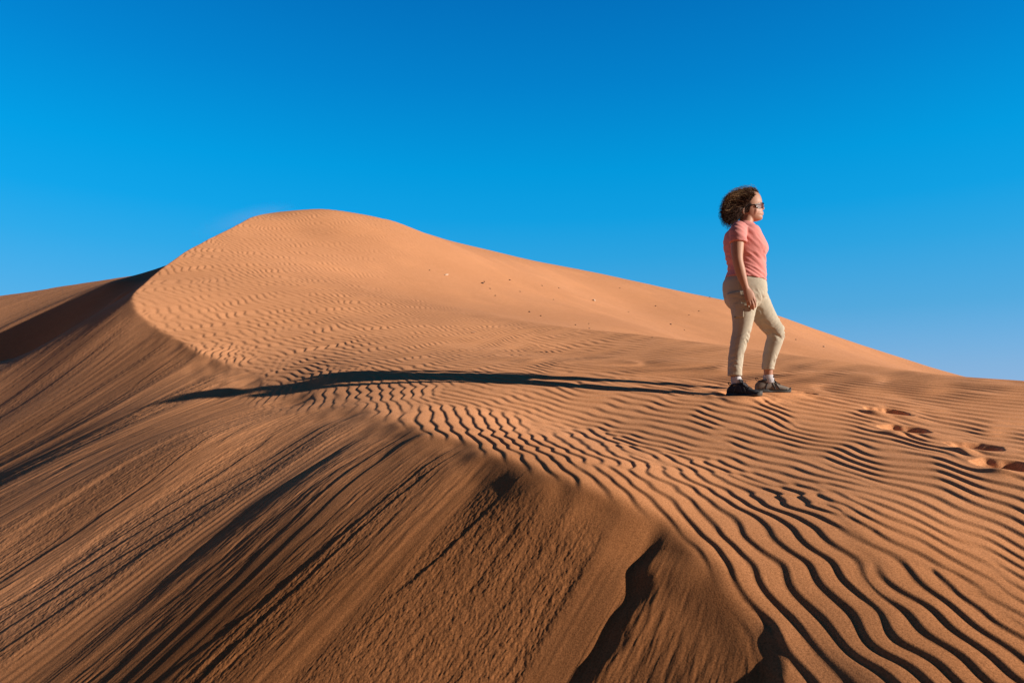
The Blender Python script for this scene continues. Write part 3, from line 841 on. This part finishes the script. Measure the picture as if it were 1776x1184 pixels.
# ---- hiking shoes: sections along the foot
def shoe(base, yaw, mat_up, name='shoe', lace_mat=M_lace, ZS=1.12):
    # t, half width, sole half width, height of the upper, centre offset
    sec = [(0.00, .026, .030, .066), (0.02, .033, .037, .086), (0.05, .037, .041, .099), (0.085, .038, .041, .105), (0.115, .038, .040, .106), (0.135, .039, .040, .097), (0.16, .042, .044, .081), (0.19, .046, .049, .066),
           (0.22, .047, .051, .056), (0.245, .043, .048, .050), (0.265, .034, .040, .043), (0.278, .021, .028, .034), (0.285, .008, .014, .024)]
    S_ = catmull(np.array(sec), 3)
    k = 28
    ac = Acc(); rg = []
    for t, hw, sw, hh in S_:
        ang_ = np.linspace(0, 2*PI, k, endpoint=False)
        ring = []
        for q_ in ang_:
            cx_, sx_ = math.cos(q_), math.sin(q_)
            z = 0.016+(hh-0.016)*(0.5+0.5*sx_) if sx_ > -2 else 0
            zf = (z-0.016)/(hh-0.016+1e-6)
            wd_ = hw*(np.sign(cx_)*abs(cx_)**0.62)*(1-0.42*zf**2.2*(1 if t > 0.12 else 0.75))
            ring.append((t-0.10, wd_, z))
        rg.append(ring)
    ac.rings(np.array(rg))
    R_ = np.array([[math.cos(yaw), -math.sin(yaw), 0], [math.sin(yaw), math.cos(yaw), 0], [0, 0, 1]])
    Bp = np.array(base)-RT
    def place(v): return (np.asarray(v)*np.array([0.98, 1.04, ZS])) @ R_.T+Bp
    ac.v = [place(v) for v in ac.v]
    up = remesh(name, ac, 0.0035, 3, 0.5)
    up.data.materials.append(mat_up)
    # sole with a raised toe and heel, tread blocks cut as a scalloped edge
    so_ = Acc(); rg = []
    for t, hw, sw, hh in S_:
        lift = 0.010*max(0, (t-0.22)/0.065)**2
        th = 0.026 if t < 0.10 else 0.020
        tread = 0.004*(1 if int(t/0.011) % 2 else 0)
        top = lift+th+0.012*max(0, (t-0.255)/0.03)
        ring = [(t-0.10, -sw*.92, lift+tread), (t-0.10, sw*.92, lift+tread), (t-0.10, sw*1.02, lift+0.008), (t-0.10, sw, top), (t-0.10, sw*.8, top+0.002), (t-0.10, -sw*.8, top+0.002), (t-0.10, -sw, top), (t-0.10, -sw*1.02, lift+0.008)]
        rg.append(ring)
    so_.rings(place(np.array(rg)))
    v, q_, t_ = so_.arrays()
    sole = mesh_np('sole', v, q_, M_sole, up, True, t_)
    bm = bmesh.new(); bm.from_mesh(sole.data); bmesh.ops.recalc_face_normals(bm, faces=bm.faces); bm.to_mesh(sole.data); bm.free()
    # toe cap, heel counter and side overlays
    for sg in (-1, 1):
        for (ta_, za, tb_, zb) in ((.150, .030, .120, .085), (.185, .028, .150, .074), (.07, .030, .095, .092)):
            P_ = [np.array([ta_+(tb_-ta_)*f-0.10, sg*(np.interp(ta_+(tb_-ta_)*f, S_[:, 0], S_[:, 1])*(0.995-0.30*f**2.0)+.0005), za+(zb-za)*f]) for f in np.linspace(0, 1, 6)]
            ov = Acc(); ov.rings(place(tube_rings([np.r_[p_, .0048, .0024] for p_ in P_], 8, 2)))
            v, q_, t_ = ov.arrays()
            mesh_np('side_overlay', v, q_, M_shoeD if mat_up is M_shoeL else M_sole, up, True, t_)
    toe = [np.array([np.interp(abs(w_), [0, 1], [.277, .235])-0.10, .042*w_*(1-.12*abs(w_)), .034-.006*abs(w_)]) for w_ in np.linspace(-1, 1, 11)]
    ov = Acc(); ov.rings(place(tube_rings([np.r_[p_, .007, .007] for p_ in toe], 10, 2)))
    v, q_, t_ = ov.arrays()
    mesh_np('toe_guard', v, q_, M_shoeD if mat_up is M_shoeL else M_sole, up, True, t_)
    # padded collar, tongue, heel loop
    col_ = Acc()
    cl = [np.array([0.066+0.038*math.cos(w_)-0.10, 0.031*math.sin(w_), 0.094+0.006*math.cos(w_)]) for w_ in np.linspace(0, 2*PI, 19)]
    col_.rings(place(tube_rings([np.r_[p_, .0065, .0065] for p_ in cl], 10, 2)))
    tg = [np.array([x_-0.10, 0, z_]) for x_, z_ in ((.165, .080), (.140, .098), (.122, .112), (.112, .128), (.110, .135))]
    col_.rings(place(tube_rings([np.r_[p_, .005, .026] for p_ in tg], 14, 3)))
    hl = [np.array([x_-0.10, 0, z_]) for x_, z_ in ((.016, .090), (.004, .102), (.004, .114), (.016, .112), (.022, .100))]
    col_.rings(place(tube_rings([np.r_[p_, .002, .007] for p_ in hl], 8, 3)))
    v, q_, t_ = col_.arrays()
    mesh_np('collar', v, q_, M_shoeD, up, True, t_)
    la = Acc()
    for i in range(5):
        t = 0.128+i*0.015
        hz = np.interp(t, S_[:, 0], S_[:, 3])
        for sg in (-1, 1):
            P_ = [np.array([t+0.006*f*sg-0.10, 0.026*f, hz+0.006-0.012*f*f]) for f in np.linspace(-1, 1, 7)]
            la.rings(place(tube_rings([np.r_[p_, .0021, .0021] for p_ in P_], 7, 2)))
    for sg in (-1, 1):
        P_ = [np.array([.125+dx-0.10, sg*dy, dz]) for dx, dy, dz in ((0, .002, .112), (.004, .016, .124), (.014, .026, .118), (.010, .016, .108), (0, .004, .110))]
        la.rings(place(tube_rings([np.r_[p_, .002, .002] for p_ in P_], 7, 3)))
        P_ = [np.array([.125+dx-0.10, sg*dy, dz]) for dx, dy, dz in ((0, .002, .112), (.015, .018, .106), (.026, .034, .088))]
        la.rings(place(tube_rings([np.r_[p_, .002, .002] for p_ in P_], 7, 3)))
    v, q_, t_ = la.arrays()
    mesh_np('laces', v, q_, lace_mat, up, True, t_)
    return up
nb = at(1282.5, 688, 5.31); fb = at(1331.5, 682.3, 5.54)
shoe((nb[0], nb[1], SHOE_NEAR[2]), math.radians(-47), M_shoeD, ZS=1.02)
shoe((fb[0], fb[1], SHOE_FAR[2]), math.radians(-4), M_shoeL)

# ---- sunglasses
M_frame, tf, bf_ = new_mat('black_acetate'); bf_.inputs['Base Color'].default_value = (0.012, 0.010, 0.010, 1); bf_.inputs['Roughness'].default_value = 0.25
M_lens, tl_, bl_ = new_mat('brown_lens'); bl_.inputs['Base Color'].default_value = (0.10, 0.028, 0.022, 1); bl_.inputs['Roughness'].default_value = 0.35
bl_.inputs['Specular IOR Level'].default_value = 0.06
fr = Acc()
def gp(u, v, y): return turn(W(u, v, y))
def lens_ring(sg, grow=1.0):
    out = []
    for w_ in np.linspace(0, 2*PI, 24, endpoint=False):
        cy_ = 0.036+0.031*grow*math.cos(w_)
        vz = 357.2-4.3*grow*math.sin(w_)*(1.0 if math.sin(w_) > 0 else 1.05)
        u = 1323.2-(cy_/0.063)**2*9.0
        out.append(gp(u, vz, sg*cy_))
    return out
for sg in (-1, 1):
    ring = lens_ring(sg)
    ring = ring+[ring[0]]
    fr.rings(tube_rings([np.r_[p_, .0026, .0026] for p_ in ring], 8, 1))
    tp = [gp(1313.4, 354.8, sg*.066), gp(1311.5, 355.0, sg*.073), gp(1306, 355.5, sg*.078), gp(1299, 356.6, sg*.079), gp(1294, 357.6, sg*.078), gp(1290, 361, sg*.076)]
    fr.rings(tube_rings([np.r_[p_, .0038, .0018] for p_ in tp], 8, 4))
fr.rings(tube_rings([np.r_[gp(1322.8, 355.5, y), .002, .002] for y in (-.008, -.004, 0, .004, .008)], 8, 2))
v, q_, t_ = fr.arrays()
glasses = mesh_np('sunglasses', v, q_, M_frame, root, True, t_)
for sg in (-1, 1):
    ring = np.array(lens_ring(sg, 0.98)); cen = ring.mean(0)+np.array([0.004, 0, 0])
    vs = np.concatenate([ring, (ring+cen)/2+np.array([0.0025, 0, 0]), cen[None]])
    k = len(ring); i = np.arange(k); j = (i+1) % k
    mesh_np('lens', vs, np.stack([i, j, k+j, k+i], -1), M_lens, glasses, True, np.stack([k+i, k+j, np.full(k, 2*k)], -1))

# ---- hair: curls blown back by the wind, over a dark under-mass
M_hair, th_, bh = new_mat('curly_hair')
ha = th_.nodes.new('ShaderNodeAttribute'); ha.attribute_name = 'hair_colour'
th_.links.new(ha.outputs['Color'], bh.inputs['Base Color'])
bh.inputs['Roughness'].default_value = 0.75
bh.inputs['Specular IOR Level'].default_value = 0.12
hb = Acc()
TB(hb, [(1308, 337, 0, 6.5, .05), (1295, 341, 0, 12, .080), (1282, 349, 0, 16.5, .094), (1273.5, 360, 0, 18.0, .102), (1269, 370, 0, 17.5, .10), (1268, 380, 0, 13, .08), (1267, 387, 0, 6, .045)], 28)
hairb = remesh('hair', hb, 0.007, 2, 0.5)
c = coords(hairb); n = normals(hairb)
hn = tile(256, 4, 40, seed=51)
c = c+n*(0.003*samp(hn, 0.5, c[:, 0]+c[:, 1]*0.7, c[:, 2]+c[:, 1]*0.4)-0.0025)[:, None]
setco(hairb, c)
hairb.data.materials.append(M_hair)
set_col(hairb, 'hair_colour', np.tile(np.array([0.035, 0.017, 0.010]), (len(c), 1)))
rg = np.random.default_rng(12)
sv = []; sq = []; sc_ = []; base = 0
outline = [(1316.5, 337), (1312, 330.5), (1304, 326.5), (1294, 325.3), (1283, 327), (1272, 331.5), (1262, 338), (1254.5, 347), (1250.5, 358), (1249, 369), (1250, 379), (1254, 388), (1261, 394), (1268, 394), (1276, 391), (1284, 388), (1289, 382)]
OL = catmull(np.array(outline, float), 6)
NSTR = 4300
for sidx in range(NSTR):
    # root on the scalp
    uu = rg.uniform(0, 1)
    th0 = rg.uniform(0, 1)
    ru = 1313-38*rg.uniform(0, 1)**0.9
    top = 331+0.016*(ru-1300)**2
    rv = top+rg.uniform(0, 1)**1.3*(368-top) if ru < 1297 else top+rg.uniform(0, 1)*max(4, 12+(1316-ru)*0.9)
    line = sidx % 4 == 0
    if line:                                # the hairline: forehead, temple, down to the ear
        f_ = rg.uniform(0, 1)
        hv = 334.5+f_*23.5
        ru = np.interp(hv, [334, 339, 344, 349, 358], [1314.5, 1316.0, 1310.0, 1304.5, 1298.0])-rg.uniform(0, 9)*rg.uniform(0, 1)
        rv = hv-rg.uniform(0, 1.5)
    if not line and ru > 1286 and rv > 356: continue     # the ear stays clear
    half = 0.074*math.sqrt(max(0.0, 1-((rv-352)/23.5)**2))*math.sqrt(max(0.04, 1-((ru-1296)/24)**2))
    side_ = -1 if rg.uniform() < 0.62 else 1
    ry_ = side_*half*rg.uniform(0.55, 1.0) if rg.uniform() < 0.7 else side_*half*rg.uniform(0, .6)
    if line:
        fr_ = np.interp(rv, [333, 336, 341, 347, 352, 358], [1309, 1314.5, 1318, 1320, 1320.8, 1319.3]); hw_ = np.interp(rv, [333, 336, 341, 347, 352, 358], [.045, .058, .068, .0735, .075, .073])
        cs_ = np.clip((ru-1297.5)/(fr_-1297.5), 0, .999)
        ry_ = side_*hw_*math.sqrt(1-cs_*cs_)*(1.02 if rv > 340 else rg.uniform(0.2, 1.02))
        ry_ += side_*0.002
    p0 = turn(W(ru, rv, ry_))
    # where the curl ends: inside the wind-blown outline, upper roots end higher
    f = np.clip((rv-331)/40, 0, 1)
    oi = int(np.clip(len(OL)*(0.30+0.62*f+rg.normal(0, .10)), 6, len(OL)-1))
    eu, ev_ = OL[oi]
    cu, cv_ = 1274, 362
    reach = rg.uniform(0.60, 1.0) if rg.uniform() < 0.84 else rg.uniform(0.98, 1.14)
    eu = cu+(eu-cu)*reach; ev_ = cv_+(ev_-cv_)*reach
    sp_ = 0.115*math.sqrt(max(0.05, 1-reach*reach*0.8))
    ey = np.clip(ry_*1.35+rg.normal(0, .03), -sp_-.03, sp_+.03)
    p2 = W(eu, ev_, ey)
    if line:                                # short front locks swept back over the crown and the temple
        p2 = turn(W(ru-rg.uniform(12, 30), rv-rg.uniform(-2, 7)-(3 if rv < 345 else 0), ry_*1.12+side_*rg.uniform(.004, .022)))
    if np.linalg.norm(p2-p0) < 0.05: continue
    mid_ = (p0+p2)/2
    outw = mid_-W(1280, 358, 0); outw /= np.linalg.norm(outw)+1e-6
    p1 = mid_+outw*rg.uniform(0.01, 0.045)+np.array([0, side_*rg.uniform(0, .02), 0])
    n_ = 11
    t = np.linspace(0, 1, n_)[:, None]
    path = (1-t)**2*p0+2*(1-t)*t*p1+t*t*p2
    # curl
    T = np.gradient(path, axis=0); T /= np.linalg.norm(T, axis=1)[:, None]+1e-9
    A_ = np.cross(T, np.array([0.3, 0.8, 0.5])); A_ /= np.linalg.norm(A_, axis=1)[:, None]+1e-9
    B_ = np.cross(T, A_)
    turns = rg.uniform(1.0, 2.3)*min(1, np.linalg.norm(p2-p0)/0.09); ph0 = rg.uniform(0, 6.28); cr_ = min(rg.uniform(0.004, 0.011), 0.12*np.linalg.norm(p2-p0)+0.001)
    w_ = ph0+turns*2*PI*t
    path = path+(A_*np.cos(w_)+B_*np.sin(w_))*cr_*np.minimum(1, t*2.5)
    rad_ = rg.uniform(0.0009, 0.0020)*np.linspace(1, 0.35, n_)
    ring = []
    for kk in range(3):
        an = kk*2*PI/3
        ring.append(path+(A_*math.cos(an)+B_*math.sin(an))*rad_[:, None])
    ring = np.stack(ring, 1)
    sv.append(ring.reshape(-1, 3))
    i = np.arange(n_-1)[:, None]*3; kk = np.arange(3)[None]; k2 = (kk+1) % 3
    sq.append((base+np.stack([i+kk, i+k2, i+3+k2, i+3+kk], -1)).reshape(-1, 4))
    base += n_*3
    # dark roots, chestnut and gold lengths on the crown and outer layers
    hi_ = np.clip((380-ev_)/45, 0.05, 1)*np.clip((rg.uniform(-0.25, 1.0)), 0, 1)
    dark = np.array([0.030, 0.014, 0.009]); mid_c = np.array([0.24, 0.115, 0.058]); gold = np.array([0.52, 0.33, 0.17])
    lc = dark+(mid_c-dark)*min(1, hi_*1.6)
    if rg.uniform() < 0.55*np.clip((372-ev_)/30, 0, 1): lc = gold*rg.uniform(0.55, 1.1)
    cc = dark*(1-t**0.5)+lc*t**0.5
    sc_.append(np.repeat(cc, 3, axis=0))
curls = mesh_np('curls', np.concatenate(sv), np.concatenate(sq), M_hair, hairb)
set_col(curls, 'hair_colour', np.concatenate(sc_))
# ------------------------------------------------------------------ small stones on the dune
def stone_mat(name, col):
    m, t, b = new_mat(name)
    tc = t.nodes.new('ShaderNodeTexCoord'); n1 = t.nodes.new('ShaderNodeTexNoise'); n1.inputs['Scale'].default_value = 30
    t.links.new(tc.outputs['Object'], n1.inputs['Vector'])
    r = t.nodes.new('ShaderNodeValToRGB')
    r.color_ramp.elements[0].color = tuple(c*0.7 for c in col)+(1,); r.color_ramp.elements[1].color = tuple(min(1, c*1.25) for c in col)+(1,)
    t.links.new(n1.outputs['Fac'], r.inputs['Fac']); t.links.new(r.outputs['Color'], b.inputs['Base Color'])
    b.inputs['Roughness'].default_value = 0.9
    return m
M_dark = stone_mat('dark_stone', (0.07, 0.045, 0.035))
M_pale = stone_mat('pale_stone', (0.62, 0.50, 0.38))
rs = np.random.default_rng(77)
def stone(u, v, px, mat, flat=0.6, long_=1.3, label=None, group=None):
    x, y, _ = hit(u, v)
    size = px*y/F*0.85
    e = bmesh.new()
    bmesh.ops.create_icosphere(e, subdivisions=2, radius=1.0)
    ax = rs.uniform(-1, 1, (5, 3)); ax /= np.linalg.norm(ax, axis=1)[:, None]; ct = rs.uniform(0.55, 0.85, 5)
    for w_ in e.verts:
        p_ = np.array(w_.co)
        for a_, c_ in zip(ax, ct):
            d_ = p_@a_
            if d_ > c_: p_ = p_-a_*(d_-c_)
        p_ = p_*(1+rs.normal(0, .03))
        w_.co = Vector((p_[0]*long_, p_[1], p_[2]*flat))*size*0.5
    me = bpy.data.meshes.new('stone'); e.to_mesh(me); e.free(); me.materials.append(mat)
    o = bpy.data.objects.new('stone', me); COL.objects.link(o)
    o.rotation_euler = (rs.uniform(-.2, .2), rs.uniform(-.2, .2), rs.uniform(0, 6))
    dg = bpy.context.evaluated_depsgraph_get()
    ok, loc, nor, fi = ground.ray_cast(Vector((x, y, 30)), Vector((0, 0, -1)))
    o.location = (x, y, loc.z+size*0.5*flat*0.45)
    tag(o, label, 'stone', group)
bpy.context.view_layer.update()
stone(773, 478, 7, M_pale, .5, 1.9, 'elongated pale stone high on the smooth dune face, leftmost of the scattered stones')
stone(1030, 522, 6.5, M_pale, .7, 1.1, 'rounded pale stone alone in the middle of the smooth dune face')
stone(820, 577, 6, M_pale, .3, 1.8, 'flat pale chip lying on the ripples below the smooth dune face')
stone(1429, 602, 5, M_pale, .7, 1.1, 'small pale stone on the dune slope to the right of the woman')
stone(837, 492, 5.5, M_dark, .7, 1.4, 'dark stone next to a smaller one near the left end of the scattered stones')
for (u, v, s_) in [(840, 489, 3.2), (884, 486, 4), (850, 501, 3), (859, 513, 3), (918, 541, 4), (938, 548, 3.5), (940, 496, 3), (969, 500, 3), (998, 564, 3.2), (1022, 570, 3), (1021, 562, 2.6), (902, 506, 2.6),
                   (1137, 531, 3.2), (1163, 563, 4), (1131, 585, 3), (1212, 540, 3), (1195, 547, 2.6), (1187, 573, 2.6), (1380, 589, 3.2), (1231, 516, 3.2), (745, 470, 2.6), (1075, 500, 2.6), (1090, 541, 2.6), (1290, 556, 2.6), (960, 520, 2.4)]:
    stone(u, v, s_, M_dark, .7, 1.2, 'tiny dark stone dotted on the smooth far dune face', 'tiny dark stones on the smooth dune face')

# ------------------------------------------------------------------ sand blown off the shoulder of the dune
e = bmesh.new()
bmesh.ops.create_icosphere(e, subdivisions=3, radius=1.0)
me = bpy.data.meshes.new('blowing_sand'); e.to_mesh(me); e.free()
hz = bpy.data.objects.new('blowing_sand', me); COL.objects.link(hz)
p0 = Vector(at(360, 405, 17.4)); p1 = Vector(at(510, 360, 21.8))
hz.location = (p0+p1)/2+Vector((-0.15, 0, 0.0))
d_ = (p1-p0)
hz.rotation_euler = d_.to_track_quat('X', 'Z').to_euler()
hz.scale = (d_.length*0.62, 0.8, 0.42)
tag(hz, 'faint haze of sand blowing off the left shoulder of the dune', 'blown sand', kind='stuff')
mh = bpy.data.materials.new('sand_haze'); mh.use_nodes = True
t = mh.node_tree; t.nodes.remove(t.nodes['Principled BSDF'])
out = t.nodes['Material Output']
vs = t.nodes.new('ShaderNodeVolumeScatter'); vs.inputs['Color'].default_value = (0.95, 0.62, 0.42, 1); vs.inputs['Anisotropy'].default_value = 0.3
tc = t.nodes.new('ShaderNodeTexCoord')
ln = t.nodes.new('ShaderNodeVectorMath'); ln.operation = 'LENGTH'; t.links.new(tc.outputs['Object'], ln.inputs[0])
mr = t.nodes.new('ShaderNodeMapRange'); mr.interpolation_type = 'SMOOTHSTEP'
mr.inputs['From Min'].default_value = 0.0; mr.inputs['From Max'].default_value = 1.0; mr.inputs['To Min'].default_value = 1.0; mr.inputs['To Max'].default_value = 0.0
t.links.new(ln.outputs['Value'], mr.inputs['Value'])
nz = t.nodes.new('ShaderNodeTexNoise'); nz.inputs['Scale'].default_value = 2.2; nz.inputs['Detail'].default_value = 2
t.links.new(tc.outputs['Object'], nz.inputs['Vector'])
m1 = t.nodes.new('ShaderNodeMath'); m1.operation = 'MULTIPLY'; t.links.new(mr.outputs[0], m1.inputs[0]); t.links.new(nz.outputs['Fac'], m1.inputs[1])
m2 = t.nodes.new('ShaderNodeMath'); m2.operation = 'MULTIPLY'; t.links.new(m1.outputs[0], m2.inputs[0]); m2.inputs[1].default_value = 0.26
t.links.new(m2.outputs[0], vs.inputs['Density']); t.links.new(vs.outputs[0], out.inputs['Volume'])
mh.node_tree.nodes.update()
me.materials.append(mh)
